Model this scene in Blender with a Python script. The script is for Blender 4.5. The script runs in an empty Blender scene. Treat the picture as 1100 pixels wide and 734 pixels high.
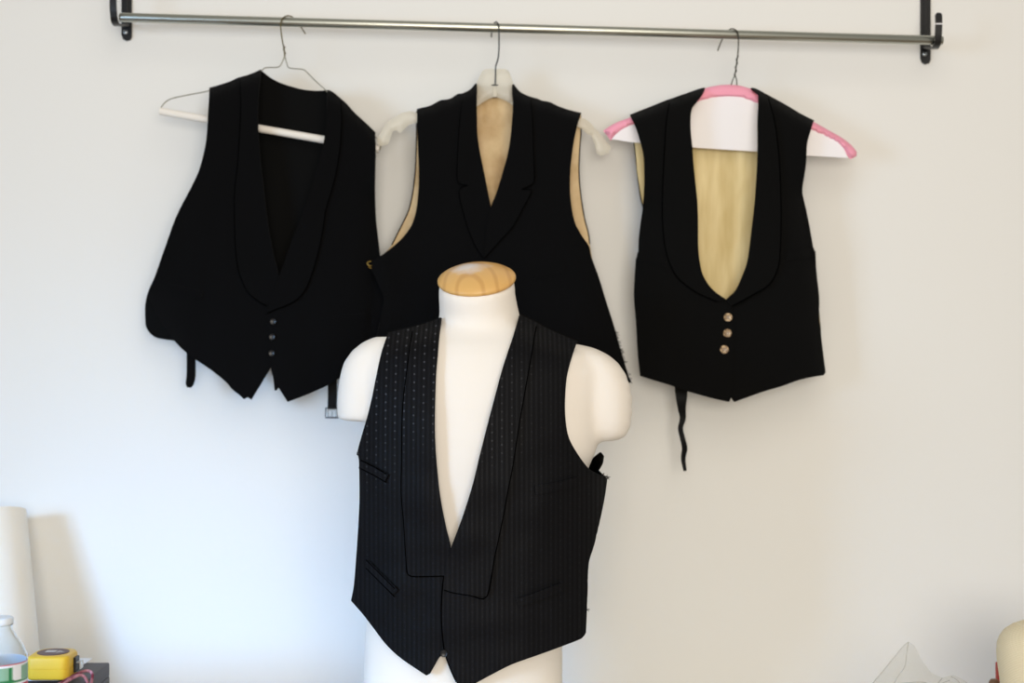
import bpy, bmesh, math, random
from mathutils import Vector, noise
from mathutils.geometry import delaunay_2d_cdt
from mathutils.bvhtree import BVHTree
import numpy as np
random.seed(4)
S = bpy.context.scene
COL = S.collection
F, CX, CY, ZC, DW = 1528.0, 550.0, 367.0, 1.45, 2.75      # focal length in pixels, image centre, eye height, distance of the wall

def W(px, py, y):                       # point of the place seen at (px, py) that lies y behind (or -y before) the wall plane
    d = DW + y
    return Vector(((px-CX)/F*d, y, ZC-(py-CY)/F*d))

# ------------------------------------------------------------------ materials
def srgb(r, g, b):
    f = lambda c: c/12.92 if c <= .04045 else ((c+.055)/1.055)**2.4
    return (f(r/255), f(g/255), f(b/255), 1)
def mat(name, col, rough=.6, metal=0, spec=.5, sheen=0, bump=None, trans=0, ior=1.45, coat=0):
    m = bpy.data.materials.new(name); m.use_nodes = True
    nt = m.node_tree; b = nt.nodes['Principled BSDF']
    b.inputs['Base Color'].default_value = col
    b.inputs['Roughness'].default_value = rough
    b.inputs['Metallic'].default_value = metal
    b.inputs['Specular IOR Level'].default_value = spec
    b.inputs['Sheen Weight'].default_value = sheen
    b.inputs['Transmission Weight'].default_value = trans
    b.inputs['IOR'].default_value = ior
    b.inputs['Coat Weight'].default_value = coat
    if bump:
        sc, st, dist = bump
        tc = nt.nodes.new('ShaderNodeTexCoord'); nz = nt.nodes.new('ShaderNodeTexNoise')
        nz.inputs['Scale'].default_value = sc; nz.inputs['Detail'].default_value = 3
        bp = nt.nodes.new('ShaderNodeBump'); bp.inputs['Strength'].default_value = st; bp.inputs['Distance'].default_value = dist
        nt.links.new(tc.outputs['Object'], nz.inputs['Vector']); nt.links.new(nz.outputs['Fac'], bp.inputs['Height'])
        nt.links.new(bp.outputs['Normal'], b.inputs['Normal'])
    return m
def noisecol(m, c1, c2, scale, vec=(1,1,1), detail=3, lo=.35, hi=.65):
    nt = m.node_tree; b = nt.nodes['Principled BSDF']
    tc = nt.nodes.new('ShaderNodeTexCoord'); mp = nt.nodes.new('ShaderNodeMapping'); mp.inputs['Scale'].default_value = vec
    nz = nt.nodes.new('ShaderNodeTexNoise'); nz.inputs['Scale'].default_value = scale; nz.inputs['Detail'].default_value = detail
    cr = nt.nodes.new('ShaderNodeValToRGB'); cr.color_ramp.elements[0].position = lo; cr.color_ramp.elements[1].position = hi
    cr.color_ramp.elements[0].color = c1; cr.color_ramp.elements[1].color = c2
    nt.links.new(tc.outputs['Object'], mp.inputs['Vector']); nt.links.new(mp.outputs[0], nz.inputs['Vector'])
    nt.links.new(nz.outputs['Fac'], cr.inputs['Fac']); nt.links.new(cr.outputs['Color'], b.inputs['Base Color'])
    return m
def N(nt, op, a, b=None, clamp=False):
    n = nt.nodes.new('ShaderNodeMath'); n.operation = op; n.use_clamp = clamp
    for i, v in enumerate((a, b)):
        if v is None: continue
        if hasattr(v, 'is_output'): nt.links.new(v, n.inputs[i])
        else: n.inputs[i].default_value = v
    return n.outputs[0]

M = {}
M['wall'] = mat('wall_paint', srgb(232,231,228), .75, spec=.25, bump=(90, .06, .002))
M['floor'] = mat('floor_boards', srgb(150,122,92), .5, bump=(40,.1,.002))
M['table'] = mat('table_laminate', srgb(222,220,214), .45)
M['steel'] = mat('brushed_steel', srgb(176,178,170), .32, metal=1)
M['black_metal'] = mat('black_enamel', srgb(20,20,22), .35, spec=.5)
M['screw'] = mat('zinc', srgb(190,198,205), .3, metal=1)
M['wool'] = mat('black_wool', srgb(8,8,9), .95, spec=.08, sheen=.03, bump=(900,.35,.001))
M['wool_b'] = mat('black_fine_wool', srgb(7,7,8), .9, spec=.09, sheen=.03, bump=(1000,.3,.001))
M['wool_c'] = mat('black_worsted', srgb(9,9,9), .9, spec=.09, sheen=.03, bump=(800,.35,.001))
M['black_lining'] = mat('black_lining', srgb(5,5,5), .75, spec=.1)
M['black_satin'] = mat('black_satin', srgb(6,6,7), .55, spec=.14, bump=(120,.2,.002))
M['piping'] = mat('black_binding', srgb(8,8,8), .85, spec=.1)
M['button'] = mat('black_button', srgb(22,22,24), .35, spec=.5)
M['horn'] = mat('brown_horn_button', srgb(150,120,88), .3, spec=.6)
noisecol(M['horn'], srgb(96,72,50), srgb(206,178,140), 260)
M['horn_dark'] = mat('horn_button_centre', srgb(70,48,34), .35)
M['brass'] = mat('brass', srgb(200,168,90), .3, metal=1)
M['silver'] = mat('silver_buckle', srgb(205,206,204), .3, metal=.7)
M['wire_brass'] = mat('dark_brass_wire', srgb(104,94,62), .45, metal=.7)
M['wire_pale'] = mat('pale_wire', srgb(150,146,132), .45, metal=.5)
M['wire_steel'] = mat('grey_wire', srgb(92,92,90), .35, metal=.8)
M['wire_dark'] = mat('dark_twisted_wire', srgb(60,58,44), .45, metal=.6)
M['tube'] = mat('cardboard_tube', srgb(236,230,222), .8, spec=.2, bump=(60,.1,.001))
M['pink'] = mat('pink_foam', srgb(243,165,188), .9, spec=.15, bump=(500,.15,.001))
M['white_board'] = mat('white_board', srgb(240,238,242), .75, spec=.25, bump=(14,.25,.004))
M['tan'] = mat('tan_satin_lining', srgb(214,184,134), .5, spec=.3, bump=(34,.5,.006))
noisecol(M['tan'], srgb(190,160,116), srgb(220,196,154), 16, (1,1,1.0), 5)
M['cream'] = mat('cream_lining', srgb(226,210,160), .6, spec=.25)
noisecol(M['cream'], srgb(206,186,134), srgb(236,220,174), 9, (3.2,1,.5), 3)
M['plaster'] = mat('mannequin_cloth', srgb(236,229,220), .8, spec=.2, bump=(300,.08,.001))
M['paper'] = mat('white_paper', srgb(240,236,228), .7, spec=.25)
M['sheet'] = mat('white_sheet', srgb(232,232,234), .7, spec=.25)
M['box'] = mat('charcoal_box', srgb(74,70,72), .55, spec=.35, bump=(200,.1,.001))
M['yellow'] = mat('yellow_plastic', srgb(226,184,52), .42, spec=.5)
M['black_plastic'] = mat('black_plastic', srgb(26,26,26), .4)
M['sticker'] = mat('dark_sticker', srgb(84,52,52), .45)
M['sticker_mark'] = mat('pale_print', srgb(196,190,186), .5)
M['clear'] = mat('clear_plastic', (.93,.96,.98,1), .06, trans=1, ior=1.12, spec=.5)
M['cap_white'] = mat('bottle_cap', srgb(225,232,240), .4)
for k, c in dict(lab_green=(132,172,146), lab_dark=(36,122,72), lab_red=(196,52,66), lab_white=(226,230,236), lab_bright=(60,160,70)).items():
    M[k] = mat(k.replace('lab','label'), srgb(*c), .45)
M['cord'] = mat('maroon_cord', srgb(148,70,92), .7)
noisecol(M['cord'], srgb(120,40,64), srgb(196,140,150), 55)
M['yarn'] = mat('cream_thread', srgb(236,222,190), .85, spec=.2)
M['red'] = mat('red_card', srgb(176,46,32), .5)
M['brown'] = mat('brown_wood', srgb(118,84,58), .5)

# wound thread: fine horizontal ridges on the cream cone
nt = M['yarn'].node_tree; tc = nt.nodes.new('ShaderNodeTexCoord'); wv = nt.nodes.new('ShaderNodeTexWave')
wv.bands_direction = 'Z'; wv.inputs['Scale'].default_value = 130; wv.inputs['Distortion'].default_value = .6
bp = nt.nodes.new('ShaderNodeBump'); bp.inputs['Strength'].default_value = .35; bp.inputs['Distance'].default_value = .002
nt.links.new(tc.outputs['Object'], wv.inputs['Vector']); nt.links.new(wv.outputs['Fac'], bp.inputs['Height'])
nt.links.new(bp.outputs['Normal'], nt.nodes['Principled BSDF'].inputs['Normal'])

# pine neck cap: rings of the grain and a pale scuffed patch at the crown
m = M['pine'] = mat('varnished_pine', srgb(226,172,92), .35, spec=.5)
nt = m.node_tree; b = nt.nodes['Principled BSDF']; tc = nt.nodes.new('ShaderNodeTexCoord')
mp = nt.nodes.new('ShaderNodeMapping'); mp.inputs['Scale'].default_value = (1,.35,1); mp.inputs['Location'].default_value = (.012,.03,0)
wv = nt.nodes.new('ShaderNodeTexWave'); wv.wave_type = 'RINGS'; wv.rings_direction = 'Z'; wv.inputs['Scale'].default_value = 14
wv.inputs['Distortion'].default_value = 2.2; wv.inputs['Detail'].default_value = 2
cr = nt.nodes.new('ShaderNodeValToRGB'); cr.color_ramp.elements[0].color = srgb(204,156,92); cr.color_ramp.elements[1].color = srgb(218,172,104)
cr.color_ramp.elements[0].position = .02; cr.color_ramp.elements[1].position = .3
nz = nt.nodes.new('ShaderNodeTexNoise'); nz.inputs['Scale'].default_value = 45
vd = nt.nodes.new('ShaderNodeVectorMath'); vd.operation = 'DISTANCE'; vd.inputs[1].default_value = (-.012,.012,.017)
nt.links.new(tc.outputs['Object'], mp.inputs['Vector']); nt.links.new(mp.outputs[0], wv.inputs['Vector']); nt.links.new(tc.outputs['Object'], nz.inputs['Vector'])
nt.links.new(wv.outputs['Fac'], cr.inputs['Fac']); nt.links.new(tc.outputs['Object'], vd.inputs[0])
d = N(nt, 'MULTIPLY', vd.outputs['Value'], 23.0); d = N(nt, 'ADD', d, N(nt, 'MULTIPLY', nz.outputs['Fac'], .9))
k = N(nt, 'SUBTRACT', 1.25, d, True); k = N(nt, 'MULTIPLY', k, 1.6, True)
mx = nt.nodes.new('ShaderNodeMix'); mx.data_type = 'RGBA'; mx.inputs['B'].default_value = srgb(226,216,210)
nt.links.new(k, mx.inputs['Factor']); nt.links.new(cr.outputs['Color'], mx.inputs['A']); nt.links.new(mx.outputs['Result'], b.inputs['Base Color'])

# brocade of the waistcoat on the form: narrow woven stripes with small woven dots between them
m = M['brocade'] = mat('black_brocade', srgb(12,12,14), .6, spec=.13, sheen=.0)
nt = m.node_tree; b = nt.nodes['Principled BSDF']; tc = nt.nodes.new('ShaderNodeTexCoord'); sx = nt.nodes.new('ShaderNodeSeparateXYZ')
nt.links.new(tc.outputs['Object'], sx.inputs[0]); X, Z = sx.outputs['X'], sx.outputs['Z']
u = N(nt, 'MULTIPLY', X, 1/.0075); st = N(nt, 'ABSOLUTE', N(nt, 'SUBTRACT', N(nt, 'FRACT', u), .5)); st = N(nt, 'GREATER_THAN', st, .27)
cu = N(nt, 'MULTIPLY', X, 1/.0150); row = N(nt, 'FLOOR', cu)
cv = N(nt, 'ADD', N(nt, 'MULTIPLY', Z, 1/.0125), N(nt, 'MULTIPLY', row, .5))
dx = N(nt, 'MULTIPLY', N(nt, 'SUBTRACT', N(nt, 'FRACT', cu), .5), 15.0); dz = N(nt, 'MULTIPLY', N(nt, 'SUBTRACT', N(nt, 'FRACT', cv), .5), 12.5)
r2 = N(nt, 'ADD', N(nt, 'MULTIPLY', dx, dx), N(nt, 'MULTIPLY', dz, dz)); dot = N(nt, 'LESS_THAN', r2, 2.2)
mx = nt.nodes.new('ShaderNodeMix'); mx.data_type = 'RGBA'; mx.inputs['A'].default_value = srgb(6,6,8); mx.inputs['B'].default_value = srgb(12,12,15)
nt.links.new(st, mx.inputs['Factor'])
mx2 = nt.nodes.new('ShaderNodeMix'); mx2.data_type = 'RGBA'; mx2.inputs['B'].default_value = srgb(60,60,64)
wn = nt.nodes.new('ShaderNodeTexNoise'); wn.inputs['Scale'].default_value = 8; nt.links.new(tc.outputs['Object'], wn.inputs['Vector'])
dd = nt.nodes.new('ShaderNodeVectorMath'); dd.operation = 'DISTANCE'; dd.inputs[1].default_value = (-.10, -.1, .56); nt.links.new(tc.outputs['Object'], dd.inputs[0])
near = N(nt, 'SUBTRACT', 1.4, N(nt, 'MULTIPLY', dd.outputs['Value'], 6.6)); light_mask = N(nt, 'ADD', near, N(nt, 'MULTIPLY', N(nt, 'SUBTRACT', wn.outputs['Fac'], .5), 2.2), True); dot = N(nt, 'MULTIPLY', dot, N(nt, 'ADD', .06, N(nt, 'MULTIPLY', light_mask, .94)))  # dots coloured paler around the left shoulder, as if catching the light there
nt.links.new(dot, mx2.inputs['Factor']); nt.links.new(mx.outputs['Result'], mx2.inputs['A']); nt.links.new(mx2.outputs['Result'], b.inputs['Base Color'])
nt.links.new(N(nt, 'SUBTRACT', N(nt, 'SUBTRACT', .66, N(nt, 'MULTIPLY', st, .12)), N(nt, 'MULTIPLY', dot, .2)), b.inputs['Roughness'])
nz = nt.nodes.new('ShaderNodeTexNoise'); nz.inputs['Scale'].default_value = 700; nt.links.new(tc.outputs['Object'], nz.inputs['Vector'])
bp = nt.nodes.new('ShaderNodeBump'); bp.inputs['Strength'].default_value = .35; bp.inputs['Distance'].default_value = .001
nt.links.new(N(nt, 'ADD', nz.outputs['Fac'], N(nt, 'MULTIPLY', st, .7)), bp.inputs['Height']); nt.links.new(bp.outputs['Normal'], b.inputs['Normal'])

def sheer(name, col, opaque, rough):      # thin cloudy plastic: part of the light goes straight through
    m = bpy.data.materials.new(name); m.use_nodes = True; nt = m.node_tree; out = nt.nodes['Material Output']; b = nt.nodes['Principled BSDF']
    b.inputs['Base Color'].default_value = col; b.inputs['Roughness'].default_value = rough
    tr = nt.nodes.new('ShaderNodeBsdfTransparent'); tl = nt.nodes.new('ShaderNodeBsdfTranslucent'); tl.inputs['Color'].default_value = col
    m1 = nt.nodes.new('ShaderNodeMixShader'); m1.inputs[0].default_value = .35; m2 = nt.nodes.new('ShaderNodeMixShader'); m2.inputs[0].default_value = opaque
    nt.links.new(b.outputs[0], m1.inputs[1]); nt.links.new(tl.outputs[0], m1.inputs[2]); nt.links.new(tr.outputs[0], m2.inputs[1])
    nt.links.new(m1.outputs[0], m2.inputs[2]); nt.links.new(m2.outputs[0], out.inputs['Surface'])
    return m
M['frosted'] = sheer('cloudy_hanger_plastic', srgb(240,236,224), .66, .3)
M['bag'] = sheer('thin_clear_film', srgb(206,204,190), .15, .15)

# ------------------------------------------------------------------ objects
def empty(name, loc, label, cat, group=None):
    o = bpy.data.objects.new(name, None); COL.objects.link(o); o.location = loc; o.empty_display_size = .05
    return tag(o, label, cat, group)
def tag(o, label, cat, group=None):
    o['label'] = label; o['category'] = cat
    if group: o['group'] = group
    return o
def link(name, verts, faces, mats, parent=None, mi=None, smooth=True, label=None, loc=None, rot=None):
    me = bpy.data.meshes.new(name)
    off = Vector((0,0,0))
    p = parent
    while p is not None: off += p.location; p = p.parent
    if loc is not None: off = off + Vector(loc)
    me.from_pydata([tuple(Vector(v)-off) for v in verts], [], faces)
    if not isinstance(mats, (list, tuple)): mats = [mats]
    for m in mats: me.materials.append(m)
    for i, pl in enumerate(me.polygons):
        pl.use_smooth = smooth
        if mi: pl.material_index = mi[i]
    bm = bmesh.new(); bm.from_mesh(me); bmesh.ops.recalc_face_normals(bm, faces=bm.faces)
    if smooth:
        for e in bm.edges:
            if len(e.link_faces) == 2 and e.calc_face_angle(0) > .75: e.smooth = False
    bm.to_mesh(me); bm.free()
    o = bpy.data.objects.new(name, me); COL.objects.link(o)
    if parent: o.parent = parent
    if loc is not None: o.location = loc
    if label: o['label'] = label
    return o

class MB:                                  # collects several shapes into one mesh
    def __init__(s): s.v, s.f, s.mi = [], [], []
    def add(s, v, f, m=0):
        k = len(s.v); s.v += [Vector(q) for q in v]; s.f += [[i+k for i in q] for q in f]; s.mi += [m]*len(f); return s
    def link(s, name, mats, parent=None, smooth=True, label=None, loc=None): return link(name, s.v, s.f, mats, parent, s.mi, smooth, label, loc)
def tubegeo(pts, r, n=8, caps=True):
    pts = [Vector(p) for p in pts]; v, f = [], []
    rr = r if isinstance(r, (list, tuple)) else [r]*len(pts)
    t = (pts[1]-pts[0]).normalized(); a = t.orthogonal().normalized()
    for i, p in enumerate(pts):
        t = (pts[min(i+1, len(pts)-1)]-pts[max(i-1, 0)]).normalized()
        a = (a-t*a.dot(t)).normalized(); b = t.cross(a)
        for k in range(n):
            q = 2*math.pi*k/n; v.append(p+(a*math.cos(q)+b*math.sin(q))*rr[i])
    for i in range(len(pts)-1):
        for k in range(n): f.append([i*n+k, i*n+(k+1)%n, (i+1)*n+(k+1)%n, (i+1)*n+k])
    if caps: f += [list(range(n))[::-1], list(range((len(pts)-1)*n, len(pts)*n))]
    return v, f
def boxgeo(x0, x1, y0, y1, z0, z1, bev=0.0, seg=2):
    bm = bmesh.new(); bmesh.ops.create_cube(bm, size=1)
    for q in bm.verts: q.co = Vector(((x0+x1)/2+q.co.x*(x1-x0), (y0+y1)/2+q.co.y*(y1-y0), (z0+z1)/2+q.co.z*(z1-z0)))
    if bev: bmesh.ops.bevel(bm, geom=bm.edges[:], offset=bev, segments=seg, affect='EDGES', profile=.5)
    bm.verts.index_update(); r = ([q.co.copy() for q in bm.verts], [[w.index for w in g.verts] for g in bm.faces]); bm.free(); return r
def lathegeo(c, prof, n=48, cap=True):
    v, f = [], []
    for r, z in prof:
        for k in range(n):
            q = 2*math.pi*k/n; v.append(Vector((c[0]+r*math.cos(q), c[1]+r*math.sin(q), c[2]+z)))
    for i in range(len(prof)-1):
        for k in range(n): f.append([i*n+k, i*n+(k+1)%n, (i+1)*n+(k+1)%n, (i+1)*n+k])
    if cap: f += [list(range(n))[::-1], list(range((len(prof)-1)*n, len(prof)*n))]
    return v, f
def loft(rings, caps=True):
    n = len(rings[0]); v = [q for r in rings for q in r]; f = []
    for i in range(len(rings)-1):
        for k in range(n): f.append([i*n+k, i*n+(k+1)%n, (i+1)*n+(k+1)%n, (i+1)*n+k])
    if caps: f += [list(range(n))[::-1], list(range((len(rings)-1)*n, len(rings)*n))]
    return v, f
def catmull(pts, k=6, closed=False):
    P = [Vector(p) for p in pts]; n = len(P); out = []
    for i in range(n if closed else n-1):
        p1, p2 = P[i], P[(i+1) % n]
        p0 = P[i-1] if (closed or i > 0) else p1*2-p2
        p3 = P[(i+2) % n] if (closed or i+2 < n) else p2*2-p1
        for j in range(k):
            t = j/k; out.append(.5*((2*p1)+(p2-p0)*t+(2*p0-5*p1+4*p2-p3)*t*t+(3*p1-p0-3*p2+p3)*t**3))
    if not closed: out.append(P[-1])
    return out

def outline(pts, step=3.0, sharp=32):       # closed curve through the points, corners kept where it turns hard
    P = [Vector((p[0], p[1])) for p in pts]; n = len(P)
    cor = []
    for i in range(n):
        a = P[i]-P[i-1]; b = P[(i+1) % n]-P[i]
        cor.append(math.degrees(abs(a.angle_signed(b))) > sharp if a.length > 1e-6 and b.length > 1e-6 else True)
    out = []
    for i in range(n):
        p1, p2 = P[i], P[(i+1) % n]; L = (p2-p1).length; k = max(1, int(round(L/step)))
        m1 = (p2-p1) if cor[i] else (p2-P[i-1])*.5*min(1, 2*L/(L+(p1-P[i-1]).length))
        m2 = (p2-p1) if cor[(i+1) % n] else (P[(i+2) % n]-p1)*.5*min(1, 2*L/(L+(P[(i+2) % n]-p2).length))
        if m1.length > 1.5*L: m1 = m1*(1.5*L/m1.length)
        if m2.length > 1.5*L: m2 = m2*(1.5*L/m2.length)
        for j in range(k):
            t = j/k; out.append(p1*(2*t**3-3*t*t+1)+m1*(t**3-2*t*t+t)+p2*(-2*t**3+3*t*t)+m2*(t**3-t*t))
    return out
def inside(poly, x, y):
    c = False; n = len(poly); j = n-1
    for i in range(n):
        xi, yi = poly[i]; xj, yj = poly[j]
        if (yi > y) != (yj > y) and x < (xj-xi)*(y-yi)/(yj-yi)+xi: c = not c
        j = i
    return c
def segdist(pl, x, y, closed=False):
    best = 1e9; n = len(pl)
    for i in range(n if closed else n-1):
        ax, ay = pl[i][0], pl[i][1]; bx, by = pl[(i+1) % n][0], pl[(i+1) % n][1]
        dx, dy = bx-ax, by-ay; L = dx*dx+dy*dy
        t = 0 if L == 0 else max(0, min(1, ((x-ax)*dx+(y-ay)*dy)/L))
        best = min(best, (ax+t*dx-x)**2+(ay+t*dy-y)**2)
    return math.sqrt(best)
def fill(pts, step=5.0, bstep=3.0, smooth=True):
    poly = outline(pts, bstep) if smooth else [Vector(p) for p in pts]
    n = len(poly); xs = [p.x for p in poly]; ys = [p.y for p in poly]
    vs = list(poly); row = 0; y = min(ys)+step*.5
    while y < max(ys):
        x = min(xs)+(step*.5 if row % 2 else 0)
        while x < max(xs):
            if inside(poly, x, y) and segdist(poly, x, y, True) > step*.55: vs.append(Vector((x, y)))
            x += step
        y += step*.866; row += 1
    r = delaunay_2d_cdt(vs, [], [list(range(n))], 1, 1e-5)
    return r[0], [list(f) for f in r[2]], poly
def panel(name, pts, yfn, th, mats, parent, step=5.0, bstep=3.0, label=None, smooth=True, loc=None):
    """A piece of cloth or board: cut to the outline, laid on the surface y = yfn, with real thickness th. mats = (front, back, rim)."""
    v2, tris, poly = fill(pts, step, bstep, smooth)
    if not isinstance(mats, (list, tuple)): mats = (mats,)*3
    P = [W(p.x, p.y, yfn(p.x, p.y)) for p in v2]; n = len(P)
    nor = [Vector((0,0,0)) for _ in P]; edges = {}
    T = []
    for t in tris:
        a, b, c = (P[i] for i in t); q = (b-a).cross(c-a)
        if q.y > 0: t = t[::-1]; q = -q
        T.append(t)
        for i in t: nor[i] += q
        for i in range(3): edges[(t[i], t[(i+1) % 3])] = 1
    nor = [(q.normalized() if q.length > 1e-12 else Vector((0,-1,0))) for q in nor]
    nor = [(q if q.y < -.35 else (Vector((q.x, -.35, q.z))).normalized()) for q in nor]
    verts = P+[P[i]-nor[i]*th for i in range(n)]
    faces = [list(t) for t in T]+[[i+n for i in t[::-1]] for t in T]; mi = [0]*len(T)+[1]*len(T)
    for (a, b) in edges:
        if (b, a) not in edges: faces.append([b, a, a+n, b+n]); mi.append(2)
    return link(name, verts, faces, list(mats), parent, mi, True, label, loc)
def puff(name, pts, y0, half, edge, mats, parent, step=4, bstep=2.5, ex=.5, label=None):
    """A padded or moulded piece: the outline swollen to both sides of the plane y0, rounded over the distance edge."""
    v2, tris, poly = fill(pts, step, bstep); n = len(v2); yf = y0 if callable(y0) else (lambda x, y: y0)
    hh = []
    for i, p in enumerate(v2):
        h = min(1, segdist(poly, p.x, p.y, True)/edge); hh.append(half*(max(0, 1-(1-h)**2))**ex)
    bd = [h < 1e-6 for h in hh]; verts = [W(p.x, p.y, yf(p.x, p.y)-max(hh[i], .0004)) for i, p in enumerate(v2)]+[W(p.x, p.y, yf(p.x, p.y)+max(hh[i], .0004)) for i, p in enumerate(v2)]
    faces = []; edges = {}
    for t in tris:
        a, b, c = (verts[i] for i in t)
        if (b-a).cross(c-a).y > 0: t = t[::-1]
        faces += [list(t), [i+n for i in t[::-1]]]
        for i in range(3): edges[(t[i], t[(i+1) % 3])] = 1
    for (a, b) in edges:
        if (b, a) not in edges: faces.append([b, a, a+n, b+n])
    return link(name, verts, faces, mats, parent, None, True, label)
def nz(x, y, s): return noise.noise(Vector((x, y, s)))

# ------------------------------------------------------------------ the setting
def struct(name, geo, m):
    o = link(name, geo[0], geo[1], m, None, None, False); o['kind'] = 'structure'; return o
struct('wall_back', boxgeo(-3.2, 3.2, 0, .1, 0, 2.9), M['wall'])
struct('floor', boxgeo(-3.2, 3.2, -4.2, 0, -.05, 0), M['floor'])

TZ = .75
t = empty('work_table', (0,-.46,0), 'pale work table under the dress form along the wall', 'table')
link('table_top', *boxgeo(-1.35, 1.35, -.9, -.015, TZ-.03, TZ, .004), M['table'], t)
for x in (-1.25, 1.25):
    for y in (-.85, -.08): link('leg', *boxgeo(x-.025, x+.025, y-.025, y+.025, 0, TZ-.03, .003), M['table'], t)

# ------------------------------------------------------------------ rod and brackets
RY = -.09
RA, RB = W(129, 18.6, RY), W(1012.5, 43.6, RY)
def rodz(x): return RA.z+(RB.z-RA.z)*(x-RA.x)/(RB.x-RA.x)
rd = MB(); ax = (RB-RA).normalized(); RR = .0086
v, f = tubegeo([RA, RA+ax*.004, RB-ax*.002, RB], [RR*.93, RR, RR, RR*.9], 32); rd.add(v, f)
tag(rd.link('clothes_rod', M['steel']), 'long round steel rod mounted near the top of the wall', 'rod')
def bracket(lx, hx, bottom_py, screw_py, tip_py, label, paint):
    zb = ZC-(bottom_py-CY)/F*DW; rz = rodz(hx)
    e = empty('rod_bracket', (lx, 0, zb), label, 'bracket', 'rod brackets')
    lg = MB(); w = .0098; th = .0045; prof = [(-w, .012), (-w*.75, .004), (-w*.1, 0), (w*.7, .002), (w, .008), (w, .30), (-w, .30)]
    vv = [Vector((lx+a, y, zb+c)) for y in (-th, -.0004) for a, c in prof]; k = len(prof)
    lg.add(vv, [list(range(k)), list(range(k, 2*k))[::-1]]+[[i, (i+1) % k, (i+1) % k+k, i+k] for i in range(k)])
    lg.add(*boxgeo(lx-w*.35, lx+w*.35, -th-.003, -th+.0002, zb+.05, zb+.30, .001))      # pressed rib
    lg.link('mounting_leg', M['black_metal'], e, smooth=False)
    top = ZC-(tip_py-CY)/F*(DW-.108)
    path = [(-.0045, rz+.004), (-.03, rz-.001), (-.06, rz-.0085), (RY+.004, rz-.0125), (RY-.010, rz-.0085), (RY-.0155, rz+.002), (RY-.019, rz+.018), (RY-.020, rz+(top-rz)*.6), (RY-.018, top)]
    pp = catmull([Vector((hx, a, c)) for a, c in path], 5); hw, ht = .0062, .0022; v, f = [], []
    xo = [lx+(hx-lx)*min(1, i/(len(pp)*.4)) for i in range(len(pp))]
    for i, p in enumerate(pp):
        tg = pp[min(i+1, len(pp)-1)]-pp[max(i-1, 0)]; nn = Vector((0, -tg.z, tg.y)).normalized()*ht
        s = hw*(.6 if (i == len(pp)-1 and tip_py > 0) else 1)
        for a, b in ((-1,-1), (1,-1), (1,1), (-1,1)): v.append(Vector((xo[i]+a*s, p.y, p.z))+nn*b)
    for i in range(len(pp)-1):
        for k in range(4): f.append([i*4+k, i*4+(k+1) % 4, i*4+4+(k+1) % 4, i*4+4+k])
    f += [[0,3,2,1], [len(v)-4, len(v)-3, len(v)-2, len(v)-1]]
    hk = link('hook', v, f, M['black_metal'], e)
    sz = ZC-(screw_py-CY)/F*DW
    sv, sf = lathegeo((0,0,0), [(.0046,0), (.0046,.001), (.0036,.0022), (.0012,.0026)], 20)
    sv = [Vector((lx-.002+q.x, -th-q.z, sz+q.y)) for q in sv]
    sc = MB().add(sv, sf); sc.add(*boxgeo(lx-.0052, lx+.0012, -th-.0029, -th-.002, sz-.0005, sz+.0005), 1)
    sc.link('screw', [M['screw'], M['black_metal']], e, label='shiny zinc screw')
    if paint:
        zq = rz+.026; bl = MB().add(*boxgeo(hx-.0065, hx+.0065, RY-.0233, RY-.0165, zq-.001, zq+.0012, .0004)); bl.link('paint_smear', M['white_board'], hk, label='white paint smear')
bracket(-.744, -.7405, 44.5, 35, -40, 'black metal rod bracket at the left end of the rod', False)
bracket(.7985, .792, 69.5, 58.5, 14, 'black metal rod bracket at the right end of the rod, smeared with white paint', True)

# ------------------------------------------------------------------ hangers
HY = -.09
def hookpath(stem, over, tip):        # front stem up, over the rod, down behind it; each point (px, py, y)
    return [W(*p) for p in stem+over+tip]
# wire hanger with a cardboard tube
e = empty('wire_hanger', W(306, 165, HY), 'thin wire hanger with a pale cardboard tube, under the leftmost vest', 'hanger')
hk = catmull(hookpath([(306,60,HY),(305,52,HY-.004),(303,42,HY-.0105),(301.6,30,HY-.0125)], [(302,23.5,HY-.0122),(304.5,19.0,HY-.0085),(309,17.0,HY-.001),(314,18.4,HY+.006)], [(319,23,HY+.0118),(324,30,HY+.0125),(328,36.5,HY+.0115)]), 5)
mb = MB().add(*tubegeo(hk, .00125, 8))
tw = []                                # the twisted neck
for i in range(41):
    s = i/40; p = W(305.0+.9*s, 50+10*s, HY-.003*(1-s)); a = s*9; tw.append(p+Vector((math.cos(a)*.0017, math.sin(a)*.0017, 0)))
mb.add(*tubegeo(tw, .001, 6)); mb.link('hook', M['wire_brass'], e)
lw = catmull([W(*p, HY) for p in [(306,60),(303.5,66),(300.5,71),(296,72.5),(285.5,72.7),(280,76.5),(262,86.5),(226,97.2),(205,101.5),(186,105.5),(178,109.5),(173.5,115),(172.5,119)]], 5)
rw = catmull([W(*p, HY) for p in [(306,60),(308,68),(311,73),(325,74.6),(330,78),(340,88),(351,98),(375,122),(398,143),(406,150),(409,157),(407.5,162)]], 5)
MB().add(*tubegeo(lw, .0011, 8)).add(*tubegeo(rw, .0011, 8)).link('shoulder_wire', M['wire_pale'], e)
a, b = W(172, 119.5, HY), W(407.5, 160.5, HY)
tv, tf = [], []
link('cardboard_tube', *tubegeo([a, a.lerp(b, .3), a.lerp(b, .6), b], .0072, 24), M['tube'], e, label='pale cardboard tube')
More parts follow.
